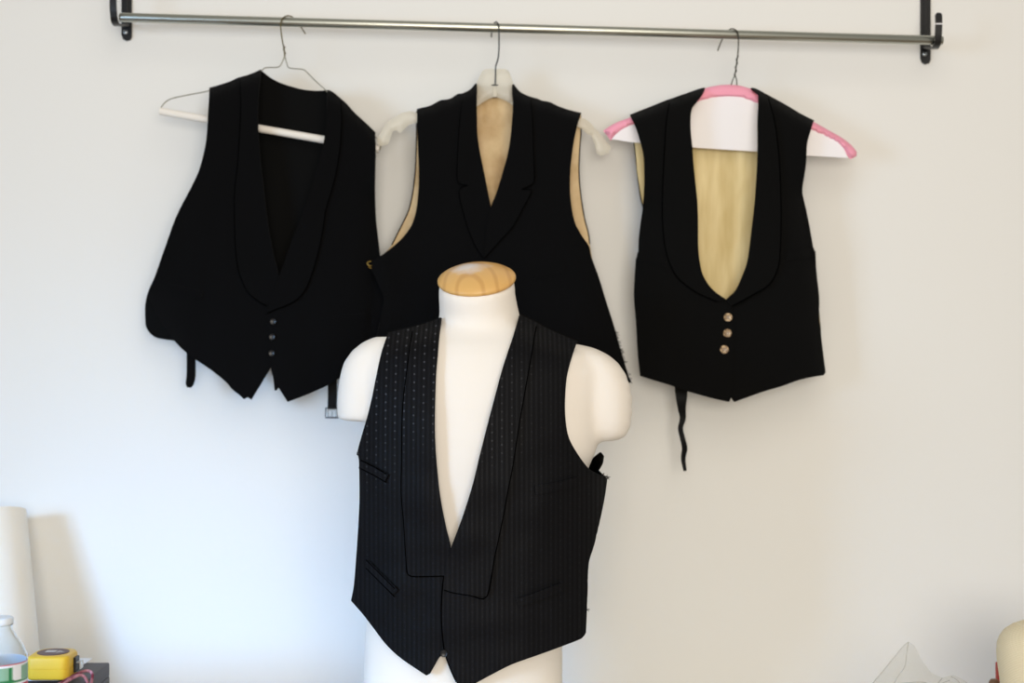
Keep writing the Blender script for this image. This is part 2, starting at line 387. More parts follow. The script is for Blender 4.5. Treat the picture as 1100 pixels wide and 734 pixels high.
# plastic hanger
e = empty('plastic_hanger', W(532, 165, HY), 'cloudy cream plastic hanger of the middle vest with notched arms', 'hanger')
hk = catmull(hookpath([(532,91,HY-.006),(532.3,78,HY-.008),(532.6,71,HY-.009),(535,63,HY-.0105),(536,52,HY-.012),(536,40,HY-.0125)], [(535.9,30,HY-.0122),(535,25.5,HY-.0095),(533,23.6,HY-.002),(531,25,HY+.006)], [(529,30,HY+.0118),(528,36,HY+.0125),(528,40,HY+.012)]), 5)
link('hook', *tubegeo(hk, .00145, 8), M['wire_steel'], e, label='grey wire hook')
pl_pts = [(519,75.5),(522,74.3),(543,74.3),(546,75.8),(549,82),(551.5,92),(552,114),(545,109),(538,106),(531.5,104.5),(525,106.5),(518,110.5),(511.5,115),(511.8,92),(515,82)]
puff('centre_plate', pl_pts, HY, .0045, 3, M['frosted'], e, ex=.3)
puff('arm', [(512.5,99),(480,113),(449,121),(441,119.5),(430,122),(415,133),(405,149),(405,154),(409,157),(417,155),(420,147),(422,141),(426,140),(430,143),(440,134),(449,132),(480,123),(512.5,111)], lambda x, y: HY-.012*max(0, (446-x)/41), .004, 3, M['frosted'], e, ex=.3)
puff('arm', [(551.5,99),(585,114),(622,127),(628,127),(636,134),(650,150),(656.5,158),(654,165),(646,167.5),(641,165),(639,155),(635,145),(631,144),(624,138),(585,124),(551.5,111)], lambda x, y: HY+.013*max(0, (x-626)/30), .004, 3, M['frosted'], e, ex=.3)
sl = MB(); p = W(531.5, 91.5, HY-.006); sl.add(*boxgeo(p.x-.0062, p.x+.0062, p.y-.0012, p.y+.001, p.z-.0011, p.z+.0011, .0006)); sl.link('pin', M['black_metal'], e, label='dark cross pin')
p0, p1 = W(531.5, 93.5, HY-.0055), W(531.5, 104, HY-.0055); link('slot', *boxgeo(p0.x-.004, p0.x+.004, p0.y-.0005, p0.y+.002, p1.z, p0.z, .0008), M['frosted'], e)
# pink padded hanger
e = empty('padded_hanger', W(785, 168, HY), 'white card hanger edged in pink foam, carrying the rightmost vest', 'hanger')
hk = catmull(hookpath([(789.5,81,HY-.002),(791,70,HY-.006),(792.8,56,HY-.011),(793.2,42,HY-.0125)], [(792.8,36.5,HY-.0122),(791,33,HY-.009),(787.5,31.0,HY-.002),(784,31.8,HY+.005)], [(779,36,HY+.0115),(775.5,43,HY+.0125),(773,49,HY+.0125),(771,54.5,HY+.0115)]), 5)
mb = MB().add(*tubegeo(hk, .00115, 8)); tw = []
for i in range(61):
    s = i/60; p = W(792.3-2.8*s, 60+21*s, HY-.010+.008*s); a = s*16; tw.append(p+Vector((math.cos(a)*.0016, math.sin(a)*.0016, 0)))
mb.add(*tubegeo(tw, .001, 6))
mb.add(*tubegeo(catmull([W(*p, HY) for p in [(789.5,81),(787,86),(785.5,92),(786,96)]], 4), .001, 6)).add(*tubegeo(catmull([W(*p, HY) for p in [(789.5,81),(791,85),(791.5,91),(790.5,96)]], 4), .001, 6))
mb.link('hook', M['wire_dark'], e)
outer = [(648,140.5),(656,135),(664,131),(681,125),(700,119),(725,110),(745,100.5),(757,95),(770,92),(783,91),(797,92.5),(812,98),(830,108),(850,119),(874,131),(892,141),(905,148.5),(915,156.5),(920.5,163.5),(920,168),(914,171)]
inner = [(911.5,169.5),(906,160.5),(898,153),(885,146.5),(872,140.5),(850,130.5),(830,120),(812,111.5),(797,106),(783,104.5),(770,105.5),(757,108),(745,112.5),(725,121.5),(700,129.5),(681,134.5),(671,138.5),(662,144.5),(656,151)]
puff('foam_edge', outer+inner, HY, .0085, 5.5, M['pink'], e, step=3.5, label='pink foam edge')
panel('card', [(657,149.5),(664,142),(681,132),(700,127),(725,118),(745,109),(757,104),(783,100),(812,107),(830,116),(850,126),(872,137),(885,144),(898,151),(906,159),(911,169.6),(866,167),(815,163),(745,158.5),(681,153)], lambda x, y: HY-.003, .004, M['white_board'], e, step=6, label='white card body')

# ------------------------------------------------------------------ cloth helpers
def sm(d, k): return 1-math.exp(-max(0, d)/k)
class Garment:
    def __init__(s, y0, seams, sides, front, back, seed, kx=34, kz=120, amp=.0055, pad=.002):
        s.pad = pad
        s.y0, s.seams, s.sides, s.fl, s.bl, s.seed, s.kx, s.kz, s.amp = y0, seams, sides, front, back, seed, kx, kz, amp
    def g(s, x, y):
        a = min(segdist(q, x, y) for q in s.seams); b = min(segdist(q, x, y) for q in s.sides)
        return .12+.88*sm(a, 9), .1+.9*sm(b, 26)
    def padding(s, x, y):
        return s.pad*sm(min(segdist(q, x, y) for q in s.seams), 3)*sm(min(segdist(q, x, y) for q in s.sides), 12)
    def front(s, x, y, extra=0):
        a, b = s.g(x, y); n = nz(x/s.kx, y/s.kz, s.seed)*s.amp*b*a+nz(x/15, y/40, s.seed+3)*.0009*a
        return s.y0-(s.fl*a*b+n+extra+s.padding(x, y))
    def back(s, x, y):
        a, b = s.g(x, y); n = nz(x/22, y/90, s.seed+9)*.004*a*b
        return s.y0+(s.bl*a*b+n*.8)+.0022+s.padding(x, y)
def button(px, py, y, r, m, parent, mid=None):
    c = W(px, py, y); v, f = lathegeo((0,0,0), [(r*.8,0), (r,.0008), (r,.0016), (r*.85,.0026), (r*.66,.0022), (r*.5,.0018), (.0002,.0018)], 24)
    mb = MB().add([Vector((c.x+q.x, c.y-q.z, c.z+q.y)) for q in v], f)
    if mid:
        for a in (.7, 2.3, 3.9, 5.4):
            hv, hf = lathegeo((0,0,0), [(r*.13,.0016), (r*.13,.0022), (.0001,.0022)], 8); ox, oz = math.cos(a)*r*.25, math.sin(a)*r*.25
            mb.add([Vector((c.x+ox+q.x, c.y-q.z, c.z+oz+q.y)) for q in hv], hf, 1)
    return mb.link('button', [m, mid or m], parent, label='brown horn button' if mid else None)
def ribbon(name, pts, w, y, th, m, parent, label=None):      # flat strap along a line of (px, py)
    L, R = [], []
    for i, p in enumerate(pts):
        a, b = pts[max(i-1, 0)], pts[min(i+1, len(pts)-1)]; t = (Vector(b[:2])-Vector(a[:2])).normalized(); n = Vector((-t.y, t.x))
        ww = (w[i] if isinstance(w, list) else w)/2; L.append((p[0]+n.x*ww, p[1]+n.y*ww)); R.append((p[0]-n.x*ww, p[1]-n.y*ww))
    return panel(name, L+R[::-1], y if callable(y) else (lambda a, b: y), th, m, parent, 3, 2.5, label)
def binding_or_shade_tube(edge, yfn, r, m, parent, name='binding_or_shade_line'):
    pts = [W(p.x, p.y, yfn(p.x, p.y)) for p in catmull([Vector((q[0], q[1])) for q in edge], 4)]
    return link(name, *tubegeo(pts, r, 6), m, parent)

M['edge'] = mat('dark_edge_shade', srgb(2,2,2), 1, spec=.02)  # near-black, paints the shade under cloth edges
def shade_line(path, yfn, r, lapel):  # thin tube drawing the dark shade line along a lapel
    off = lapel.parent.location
    return binding_or_shade_tube(path, yfn, r, M['edge'], lapel, 'binding_or_shade_line')

# ------------------------------------------------------------------ leftmost vest
sL = [(225,95),(235,92),(246,88.5),(256,84),(268,80.5),(280,75.5)]
sR = [(352,97),(356,98.5),(370,110),(380,121),(395,135),(403,143)]
A = Garment(HY, [sL, sR], [[(158,318),(172,345),(187,366)], [(404.5,215),(406,255),(404,300),(401,340),(397,385)], [(408,262),(410,290),(412,330),(410,375)], [(407,300),(407,340),(404,375)]], .030, .010, 1.3, pad=.006)
e = empty('hanging_vest', W(285, 432, HY), 'wide black wool vest with shawl lapels, hung leftmost on the wire hanger', 'vest')
Vl = [(278,100),(277,125),(278,150),(280,175),(283,200),(287,235),(293,270),(299,300)]
Vr = [(298,300),(305,283),(312,262),(322,237),(332,210),(339,185),(345,165),(349,145),(351,120)]
back = sL+[(290,83),(300,88.5),(310,92),(325,96),(340,97.5)]+sR+[(402,160),(401,205),(402,235),(405,262),(408,290),(411,330),(409,365),(398,388),(360,390),(310,388),(280,390),(240,388),(212,384),(200,378),(187,366),(178,365),(168,363),(162,359),(157,352),(156,345),(156,327),(160,311),(167,297),(175,276),(187,243),(199,217),(208,200),(214,186),(219,168),(222.5,150),(224.5,122)]
panel('back_panel', back, A.back, .002, (M['black_lining'], M['black_satin'], M['piping']), e, 6)
panel('front_panel', sL+Vl+[(301,330),(300,360),(297,385),(291.5,394),(280,413),(270,429.5),(266,427),(262,429),(257,424.5),(250,419),(243,411),(228,398.5),(210,386.5),(200,379),(187,366),(172,345),(158,318),(160,311),(166,298),(174,275),(180,258),(186,241),(191,229),(198,215),(206,200),(213,185),(218,168),(221.5,150),(223.5,122)], A.front, .0024, (M['wool'], M['black_lining'], M['wool']), e)
fr = lambda x, y: A.front(x, y, .0045)
panel('front_panel', sR+[(403.5,160),(403,205),(404,235),(407,262),(410,290),(413,330),(412,365),(404,390),(385,397),(363,407.5),(352,414),(330,424),(309,432),(299,416.5),(297,419.5),(295,420),(293.5,407),(291,396),(288.5,370),(287,345),(286,337)]+Vr, fr, .0024, (M['wool'], M['black_lining'], M['wool']), e)
def lap(o): return lambda x, y: A.front(x, y, o)
l_ = panel('lapel', [(280,75.5)]+Vl+[(290,328),(278,324),(268,316),(262,306),(256,290),(253,265),(252,240),(252,205),(255,180),(257,150),(258.5,120),(258,83.3),(268,80.5)], lap(.0042), .0024, M['wool'], e)
shade_line([(286,329),(278,324),(268,316),(262,306),(256,290),(253,265),(252,240),(252,205),(255,180),(257,150),(258.5,120),(258,86)], lap(.0040), .0008, l_)
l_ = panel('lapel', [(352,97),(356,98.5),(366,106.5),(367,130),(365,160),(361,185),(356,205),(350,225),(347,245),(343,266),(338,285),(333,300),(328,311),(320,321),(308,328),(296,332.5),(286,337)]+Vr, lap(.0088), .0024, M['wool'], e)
shade_line([(366,109),(367,130),(365,160),(361,185),(356,205),(350,225),(347,245),(343,266),(338,285),(333,300),(328,311),(320,321),(308,328),(296,332.5),(287,336.5)], lap(.0086), .0009, l_)
ribbon('pocket_welt', [(181,309),(199,312),(217,317)], 8, lap(.0026), .0022, M['wool'], e)
ribbon('pocket_welt', [(352,345),(372,342),(393,340)], 8, lap(.0070), .0022, M['wool'], e)
for x, y in ((293.5,345.5),(292.5,362),(292,379.5)): button(x, y, A.front(x, y, .0068), .0062, M['button'], e)
ribbon('strap', [(205,374),(205.2,390),(205,405),(203.5,413),(203,416.5)], [9.5,9.5,9.5,8.5,4], lambda x, y: HY+.006, .002, M['piping'], e)
st = ribbon('strap', [(357,400),(357,412),(357,425),(356.6,440)], 9.6, lambda x, y: HY+.002, .002, M['black_satin'], e)
mb = MB(); yb = HY-.002
def loop(pts, r): return tubegeo([W(px, py, yb) for px, py in pts]+[W(*pts[0], yb)], r, 6, False)
mb.add(*loop([(350,438.5),(363,438.8),(363.3,449.3),(349.6,449)], .0011), 1)
for y in (440.6,): mb.add(*tubegeo([W(350.5, y, yb-.0006), W(362.6, y+.2, yb-.0006)], .0017, 8))
for x in (352, 356.4, 361): mb.add(*tubegeo([W(x, 441, yb-.0008), W(x, 448, yb-.0008)], [.0016, .0016], 8))
mb.add(*tubegeo([W(350.5, 448.6, yb), W(362.6, 448.9, yb)], .0012, 8), 1); mb.link('buckle', [M['silver'], M['black_metal']], st, label='silver buckle')

# ------------------------------------------------------------------ middle vest
sL = [(448,118),(455,116),(463,114),(470,110),(474,108),(483,107),(492,101.5),(497,101),(505,97),(511.5,90)]
sR = [(551,90.5),(557,98),(565,103),(575,106),(583,109),(590,110),(600,115),(612,119),(624,122)]
B = Garment(HY, [sL, sR], [[(395,283),(405,303),(412,320),(408,360)], [(633,264),(650,320),(677,411)]], .033, .010, 5.1, pad=.0055)
e = empty('hanging_vest', W(530, 462, HY), 'black vest with notched lapels and tan satin lining, on the cloudy plastic hanger', 'vest')
Vl = [(512,110),(512.5,130),(513,145),(515,160),(520,185),(525,210),(527,222)]
Vr = [(527,223),(534,205),(540,185),(545,167),(548,150),(550,130),(551,112)]
bl_ = [(421,263),(428,249),(434,237),(439,226),(442.5,212),(445,195),(446.5,175),(447.3,150),(447.5,132)]
br_ = [(624.3,132),(624,145),(622.8,160),(622,185),(624,210),(628,235),(632,250),(633.5,262)]
backB = sL+[(517,91.5),(531,93),(546,92)]+sR+br_+[(637,282),(648,322),(662,372),(668,400),(640,415),(530,430),(430,405),(408,385),(411,350),(413,322),(407,300),(403,288),(412,274)]+bl_
bump = lambda x, y: .034*math.exp(-(max(0, x-404)/24)**2-(max(0, abs(y-330)-52)/22)**2)
crB = lambda x, y: .0035*nz(x/7+y/60, y/38, 4.4)+.0022*nz(x/12-y/14, y/30+x/20, 7.7)
panel('back_panel', backB, lambda x, y: B.back(x, y)-bump(x, y)+crB(x, y)*(1-bump(x, y)/.034)*sm(min(segdist(bl_, x, y), segdist(br_, x, y)), 8), .002, (M['tan'], M['black_satin'], M['piping']), e, 4)
binding_or_shade_tube([(447.5,120)]+bl_[::-1], lambda x, y: B.back(x, y)-bump(x, y)-.0006, .0012, M['piping'], e)
binding_or_shade_tube(br_, lambda x, y: B.back(x, y)-.0006, .0012, M['piping'], e)
panel('collar_band', [(508,93),(511.5,90),(517,91.5),(531,93),(546,92),(551,90.5),(555,95),(555,104),(546,104.5),(531,105),(517,105),(508,104)], lambda x, y: B.back(x, y)-.0018, .0015, M['wool_b'], e, 4)
frontB = lambda o: (lambda x, y: B.front(x, y, o+bump(x, y)))
panel('front_panel', sL+Vl+[(531,250),(533,300),(533,400),(530,455),(500,450),(440,425),(400,395),(405,362),(410,335),(412,320),(405,303),(400,292),(395,283),(409,275),(419,267.5),(430,258),(438,248.5),(443,240),(447,226),(449.5,205),(450,185),(449,160),(448.3,140)], frontB(0), .0024, (M['wool_b'], M['tan'], M['wool_b']), e)
panel('front_panel', sR+[(620,135),(616,155),(613,180),(612.5,205),(614.5,225),(618,240),(625,253),(633,265),(635,275),(643,297),(650,320),(658,345),(665,370),(671,390),(677,411),(650,425),(600,445),(545,468),(528,460),(521,430),(519,350),(518.5,290),(523,240)]+Vr, frontB(.0045), .0024, (M['wool_b'], M['tan'], M['wool_b']), e)
l_ = panel('lapel', [(511.5,90)]+Vl+[(527,240),(521,270),(519,278),(510,263),(501,240),(493,205),(503,199),(491.5,195),(492,160),(494,130),(497,101),(505,97)], frontB(.0042), .0024, M['wool_b'], e)
shade_line([(519,277),(510,263),(501,240),(493,205),(503,199),(491.5,195),(492,160),(494,130),(497,104)], frontB(.0040), .0006, l_)
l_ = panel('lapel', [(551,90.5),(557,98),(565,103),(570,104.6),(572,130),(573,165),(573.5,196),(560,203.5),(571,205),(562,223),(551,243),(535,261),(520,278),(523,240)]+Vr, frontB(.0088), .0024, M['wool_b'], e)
shade_line([(570,108),(572,130),(573,165),(573.5,196),(560,203.5),(571,205),(562,223),(551,243),(535,261),(520,278)], frontB(.0086), .0007, l_)
ribbon('pocket_welt', [(574,296),(590,292.5),(607,288.5)], 8, frontB(.0070), .0022, M['wool_b'], e)
# little brass hook at the side corner
mb = MB(); yb = frontB(.003)(399, 284)
mb.add(*tubegeo(catmull([W(398.5,281,yb),W(395.5,281.5,yb-.002),(W(394.6,283.6,yb-.003)),W(396.5,285.4,yb-.002),W(399,285.6,yb)], 4), .0011, 6)); mb.add(*tubegeo([W(396,287,yb-.001), W(399,288.5,yb-.001)], .001, 6))
mb.link('clasp', M['brass'], e, label='small brass clasp')
mb = MB(); edge = [(660,352),(665,370),(671,390),(677,411)]
for i in range(60):
    s = random.random()**.7; k = min(2, int(s*3)); q = s*3-k; a, b = edge[k], edge[k+1]; x, y = a[0]+(b[0]-a[0])*q, a[1]+(b[1]-a[1])*q
    yy = frontB(.0035)(x-1, y); l = random.uniform(1.2, 4.0); an = random.uniform(-.6, 1.0)
    p0 = W(x-1.5, y, yy); p1 = W(x+l*.5*math.cos(an), y+l*.5*math.sin(an), yy-random.uniform(0,.002)); p2 = W(x+l*math.cos(an*1.4), y+l*math.sin(an*1.4)+.4, yy-random.uniform(-.002,.002))
    mb.add(*tubegeo([p0, p1, p2], [.0006,.0005,.0003], 4))
fr_ = mb.link('frayed_threads', M['wool_b'], e); fr_['kind'] = 'stuff'

# ------------------------------------------------------------------ rightmost vest
sL = [(677,124),(695,117),(715,109),(735,102),(752,96),(757,95)]
sR = [(807,95),(812,96),(825,103),(845,114),(860,123),(874,130)]
C = Garment(HY, [sL, sR], [[(690,226),(686,258),(681,320),(687,403)], [(863,212),(877,290),(887,400)]], .034, .013, 8.7, amp=.004, pad=.0105)
e = empty('hanging_vest', W(785, 432, HY), 'black vest with deep scooped neck and cream lining, hung on the pink padded hanger', 'vest')
Vl = [(754,101),(748,109),(743.5,116),(742,125),(742,140),(744,160),(745,175),(747,195),(749,215),(750,240),(750,262),(751.5,280),(755,295),(762,307),(770,315)]
Vr = [(790,312),(798,295),(803,280),(807,250),(811,215),(813,185),(814,160),(814,130),(815,112),(815,101)]
al = [(678.5,136),(680.5,150),(682.5,165),(685,190),(688,211),(690.5,222)]
panel('back_panel', sL+[(770,100),(783,102),(797,100)]+sR+[(866,160),(861,206),(868,250),(876,300),(881,350),(883,395),(840,408),(785,417),(740,412),(693,398),(688,350),(686,310),(688,270),(690,240)]+al[::-1], lambda x, y: C.back(x, y)+.0035*nz(x/9, y/110, 2.2)+.003*nz((x+y*.8)/14, (y-x)/70, 5.2)*sm(segdist(al, x, y), 12), .002, (M['cream'], M['black_satin'], M['piping']), e, 5)
binding_or_shade_tube([(678,126)]+al, lambda x, y: C.back(x, y)-.0006, .0011, M['piping'], e)
fl = lambda o: (lambda x, y: C.front(x, y, o))
panel('front_panel', sL+Vl+[(780,322),(786,330),(788,360),(787,400),(785.3,427.5),(783,432),(765,428),(740,421),(720,414),(700,408),(687.5,404),(685,380),(683,345),(681,320),(681.5,300),(683,278),(685.5,276),(686,258),(688,240),(690.5,222),(692,200),(692,180),(691,165),(688,153),(683,137)], fl(.0045), .0024, (M['wool_c'], M['cream'], M['wool_c']), e)
panel('front_panel', sR+[(870,143),(867,155),(866,175),(864,190),(862,206),(866,225),(870,245),(874,268),(876,270),(877,290),(880,320),(880,340),(882,360),(885,385),(887,400),(885,403),(860,408),(840,415),(820,421),(800,428),(789,432),(785.5,427.5),(774,400),(772,360),(773,330),(780,322)]+Vr, fl(0), .0024, (M['wool_c'], M['cream'], M['wool_c']), e)
l_ = panel('lapel', [(757,95)]+Vl+[(780,322),(770,324),(748,314),(727,297),(716,272),(712,240),(712,205),(714,160),(716,130),(719,108),(735,102),(752,96)], fl(.0088), .0024, M['wool_c'], e)
shade_line([(770,324),(748,314),(727,297),(716,272),(712,240),(712,205),(714,160),(716,130),(719,111)], fl(.0086), .0009, l_)
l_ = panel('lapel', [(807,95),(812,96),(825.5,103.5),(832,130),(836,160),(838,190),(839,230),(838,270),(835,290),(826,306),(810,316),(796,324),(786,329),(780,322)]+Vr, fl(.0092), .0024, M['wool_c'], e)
shade_line([(825.5,106),(832,130),(836,160),(838,190),(839,230),(838,270),(835,290),(826,306),(810,316),(796,324),(787,328.5)], fl(.0090), .0012, l_)
ribbon('pocket_welt', [(684,275.5),(700,278),(716,282)], 9, fl(.0070), .0022, M['wool_c'], e)
ribbon('pocket_welt', [(846,276),(862,273),(875,270.5)], 9, fl(.0026), .0022, M['wool_c'], e)
for x, y in ((782,341),(781.3,358),(778,375.5)): button(x, y, C.front(x, y, .0058), .0078, M['horn'], e, M['horn_dark'])
ribbon('strap', [(731.5,412),(732,425),(732.5,440),(733.5,450),(731,460),(733,470),(735.5,482),(734,493),(736,506)], [14,12.5,8.5,6.5,5.5,5.5,6,5,3.5], lambda x, y: HY+.008+.004*math.sin(y/7), .0018, M['black_satin'], e)

# ------------------------------------------------------------------ dress form
AY = -.45; SC = F/(DW+AY)
def mx(px): return (px-CX)/SC
def mz(py): return ZC-(py-CY)/SC
def ring(cx, cy, cz, rx, rf, rb, tilt=0, roll=0, n=56, ex=2.0):
    out = []
    for k in range(n):
        q = 2*math.pi*k/n; c, s = math.cos(q), math.sin(q); c = math.copysign(abs(c)**(2/ex), c); s = math.copysign(abs(s)**(2/ex), s)
        lx, ly = rx*c, (rb if s > 0 else rf)*s
        out.append(Vector((cx+lx, cy+ly*math.cos(tilt), cz+ly*math.sin(tilt)+lx*roll)))
    return out
NT, NR = math.radians(25), .065
nc = Vector((mx(512.3)*1.0, AY-.012, mz(302)))
bmv = MB()
bmv.add(*loft([ring(nc.x, nc.y, nc.z, .0612, .063, .063, NT, NR), ring(mx(512.5), AY-.008, mz(318), .0618, .062, .062, NT*.7, NR*.6), ring(mx(514.5), AY, mz(334), .0638, .062, .063, NT*.35, .03), ring(mx(515.5), AY+.004, mz(350), .068, .064, .066), ring(mx(515), AY+.006, mz(375), .082, .07, .07), ring(mx(513), AY, mz(410), .09, .07, .07)]))
sl = [(348,478,556,.054,.062),(352,462,570,.058,.066),(357,446,581,.064,.073),(363,424,596,.072,.08),(370,404,612,.083,.088),(381,388,640,.094,.096),(400,382,652,.106,.103),(430,390,647,.118,.108),(465,399,644,.125,.108),(485,401,640,.126,.106),(500,401,633,.125,.104),(530,401,624,.122,.1),(560,400,617,.118,.098),(620,397,607,.110,.096),(690,392.5,604,.106,.1),(734,390.5,604,.107,.106),(790,386,608,.11,.116),(831,386,608,.11,.116)]
bmv.add(*loft([ring((mx(a)+mx(b))/2, AY, mz(p), (mx(b)-mx(a))/2, f_, b_, ex=2.25) for p, a, b, f_, b_ in sl]))
def stub(rows): return loft([ring((mx(a)+mx(b))/2, AY+.004, mz(p), (mx(b)-mx(a))/2, d_, d_, ex=2.3) for p, a, b, d_ in rows])
bmv.add(*stub([(362,402,440,.028),(368,389,440,.042),(377,378,440,.052),(390,369,440,.058),(408,364.5,440,.061),(428,362.5,440,.06),(446,362.5,440,.059),(449,363,440,.058),(451.5,365,440,.056)]))
bmv.add(*stub([(369.5,602,620,.022),(374,598,639,.040),(382,598,655,.052),(393,598,667,.058),(408,598,675,.061),(425,598,679,.062),(445,600,679,.061),(460,604,677,.057),(468,610,673,.05),(473,622,664,.04)]))
fm = empty('dress_form', (mx(505), AY, TZ), 'white male dress form with a wooden neck cap, standing before the hanging vests', 'mannequin')
tmp = bmv.link('torso', M['plaster'])
r = tmp.modifiers.new('r', 'REMESH'); r.mode = 'VOXEL'; r.voxel_size = .0055; r.use_smooth_shade = True
s_ = tmp.modifiers.new('s', 'SMOOTH'); s_.factor = .5; s_.iterations = 9
dg = bpy.context.evaluated_depsgraph_get(); me = bpy.data.meshes.new_from_object(tmp.evaluated_get(dg))
bpy.data.objects.remove(tmp)
tv = [q.co.copy() for q in me.vertices]; tf = [list(p.vertices) for p in me.polygons]
for q in tv:                                # puckered cloth at the cut ends of the arms, and a flat foot
    if q.x > mx(655) and q.z > mz(480): q.x += .0008*math.sin(q.z*300+q.y*90)*min(1, (q.x-mx(655))/.03)
    if q.z < TZ+.006: q.z = TZ
torso = link('torso', tv, tf, M['plaster'], fm)
for p in torso.data.polygons: p.use_smooth = True
tree = BVHTree.FromPolygons(tv, tf)
# wooden cap, tilted with the neck
cap = bpy.data.objects.new('neck_cap', bpy.data.meshes.new('neck_cap')); COL.objects.link(cap)
pv, pf = lathegeo((0,0,0), [(.0560,-.004),(.0615,-.003),(.0632,-.0005),(.0632,.0025),(.0618,.0045),(.056,.0085),(.045,.0135),(.03,.0175),(.015,.0195),(.0005,.020)], 64)
cap.data.from_pydata([tuple(q) for q in pv], [], pf); cap.data.materials.append(M['pine'])
for p in cap.data.polygons: p.use_smooth = True
cap.parent = fm; cap.location = nc+Vector((0,0,.0015))-fm.location; cap.rotation_euler = (NT, -math.atan(NR), 0); cap['label'] = 'domed pine neck cap'

# ------------------------------------------------------------------ waistcoat worn by the form
CAM = Vector((0,-DW,ZC)); GX0, GY0, GS = 366, 328, 4.0; NX, NYY = 78, 110
def bodyoff(px, py, back=False):
    t = W(px, py, AY); dr = (t-CAM).normalized()
    if not back: h = tree.ray_cast(CAM, dr)
    else: h = tree.ray_cast(CAM+dr*6, -dr)
    return None if h[0] is None else AY-h[0].y
def lerp_tab(tab, v):
    for (a, x), (b, y) in zip(tab, tab[1:]):
        if v <= b: return x+(y-x)*max(0, (v-a)/(b-a))
    return tab[-1][1]
def own(x, y):
    D = lerp_tab([(330,0),(345,.012),(360,.05),(380,.085),(410,.118),(450,.135),(520,.138),(620,.130),(760,.124)], y)
    u = min(.995, abs((x-509)/150)); return D*math.sqrt(1-u*u)
body = np.full((NYY, NX), -9.0); G = np.zeros((NYY, NX))
for j in range(NYY):
    for i in range(NX):
        x, y = GX0+i*GS, GY0+j*GS; h = bodyoff(x, y)
        if h is not None and not (x > 626 and y > 395) and not (x < 388 and y < 470): body[j, i] = h+.0065
        G[j, i] = max(own(x, y), body[j, i])
for it in range(14):
    P = np.pad(G, 1, mode='edge'); G = (P[1:-1,1:-1]*2+P[:-2,1:-1]+P[2:,1:-1]+P[1:-1,:-2]+P[1:-1,2:])/6
    G = np.maximum(G, body)
P = np.pad(G, 1, mode='edge'); G = (P[1:-1,1:-1]*2+P[:-2,1:-1]+P[2:,1:-1]+P[1:-1,:-2]+P[1:-1,2:])/6
def goff(x, y):
    a = min(max((x-GX0)/GS, 0), NX-1.001); b = min(max((y-GY0)/GS, 0), NYY-1.001); i, j = int(a), int(b); a -= i; b -= j
    return G[j,i]*(1-a)*(1-b)+G[j,i+1]*a*(1-b)+G[j+1,i]*(1-a)*b+G[j+1,i+1]*a*b
def wf(o=0):
    def fn(x, y):
        k = min(1, max(0, (y-400)/120))
        n = (nz(x/26, y/90, 3.3)*.0035+nz(x/60+y/50, y/45-x/80, 6.1)*.003)*k
        return AY-(goff(x, y)+max(-.0015, n)+.002+o)
    return fn
w = empty('waistcoat', W(505, 745, AY), 'black striped brocade waistcoat with square shawl lapels, worn by the dress form', 'vest')
sL = [(417,357.5),(430,354.5),(445,351),(460,346.5),(473,341)]
sR = [(559,338),(575,346),(590,354),(606,361),(620,367)]
Vl = [(471.5,360),(470,380),(468,405),(467,440),(467,470),(469,500),(473,535),(478.5,565),(484,590)]
Vr = [(497,555),(508,520),(518,480),(528,440),(539.5,397),(550,365)]
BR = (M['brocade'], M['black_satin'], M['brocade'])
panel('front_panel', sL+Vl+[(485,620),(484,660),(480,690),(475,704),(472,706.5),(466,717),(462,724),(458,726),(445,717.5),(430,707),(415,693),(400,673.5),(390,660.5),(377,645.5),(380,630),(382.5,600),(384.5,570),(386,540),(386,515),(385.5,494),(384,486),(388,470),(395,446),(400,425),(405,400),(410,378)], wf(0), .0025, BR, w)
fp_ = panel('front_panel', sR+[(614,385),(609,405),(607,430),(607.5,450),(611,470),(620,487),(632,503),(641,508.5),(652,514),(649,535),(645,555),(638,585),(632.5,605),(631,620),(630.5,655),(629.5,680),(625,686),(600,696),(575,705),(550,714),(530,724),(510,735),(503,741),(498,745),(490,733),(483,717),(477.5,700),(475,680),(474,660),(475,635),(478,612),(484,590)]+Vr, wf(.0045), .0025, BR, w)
shade_line([(484,594),(478,612),(475,635),(474,660),(475,680),(477.5,700),(483,717),(490,733)], wf(.0044), .0011, fp_)
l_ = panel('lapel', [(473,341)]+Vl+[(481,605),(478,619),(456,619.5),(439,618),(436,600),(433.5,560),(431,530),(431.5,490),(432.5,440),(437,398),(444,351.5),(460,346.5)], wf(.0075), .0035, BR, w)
shade_line([(477.5,619),(456,619.5),(439,618),(436,600),(433.5,560),(431,530),(431.5,490),(432.5,440),(437,398),(443,356)], wf(.0072), .0010, l_)
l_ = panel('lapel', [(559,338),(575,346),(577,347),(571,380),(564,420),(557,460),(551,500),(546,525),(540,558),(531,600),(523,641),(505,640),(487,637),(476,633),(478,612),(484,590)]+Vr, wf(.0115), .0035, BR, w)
shade_line([(576,351),(571,380),(564,420),(557,460),(551,500),(546,525),(540,558),(531,600),(523,641),(505,640),(487,637),(477,634)], wf(.0112), .0009, l_)
def welt(pts, wd, o):
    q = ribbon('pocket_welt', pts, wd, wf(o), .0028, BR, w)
    for k in ((-.5, .5) if pts[0][0] < 500 else ()): shade_line([(x, y+wd*k) for x, y in pts], wf(o-.0002), .0009, q)
welt([(387,499),(401,506),(415,514)], 9, 0.005)
welt([(393,606),(408,621),(424,637)], 9, 0.005)
welt([(575,527),(598,523),(622,517)], 9, 0.0093)
welt([(556,648),(580,640),(606,630)], 9, 0.0093)
button(477, 702, wf(.004)(477, 702), .006, M['button'], w)
def edgeoff(x): return own(x, 560)
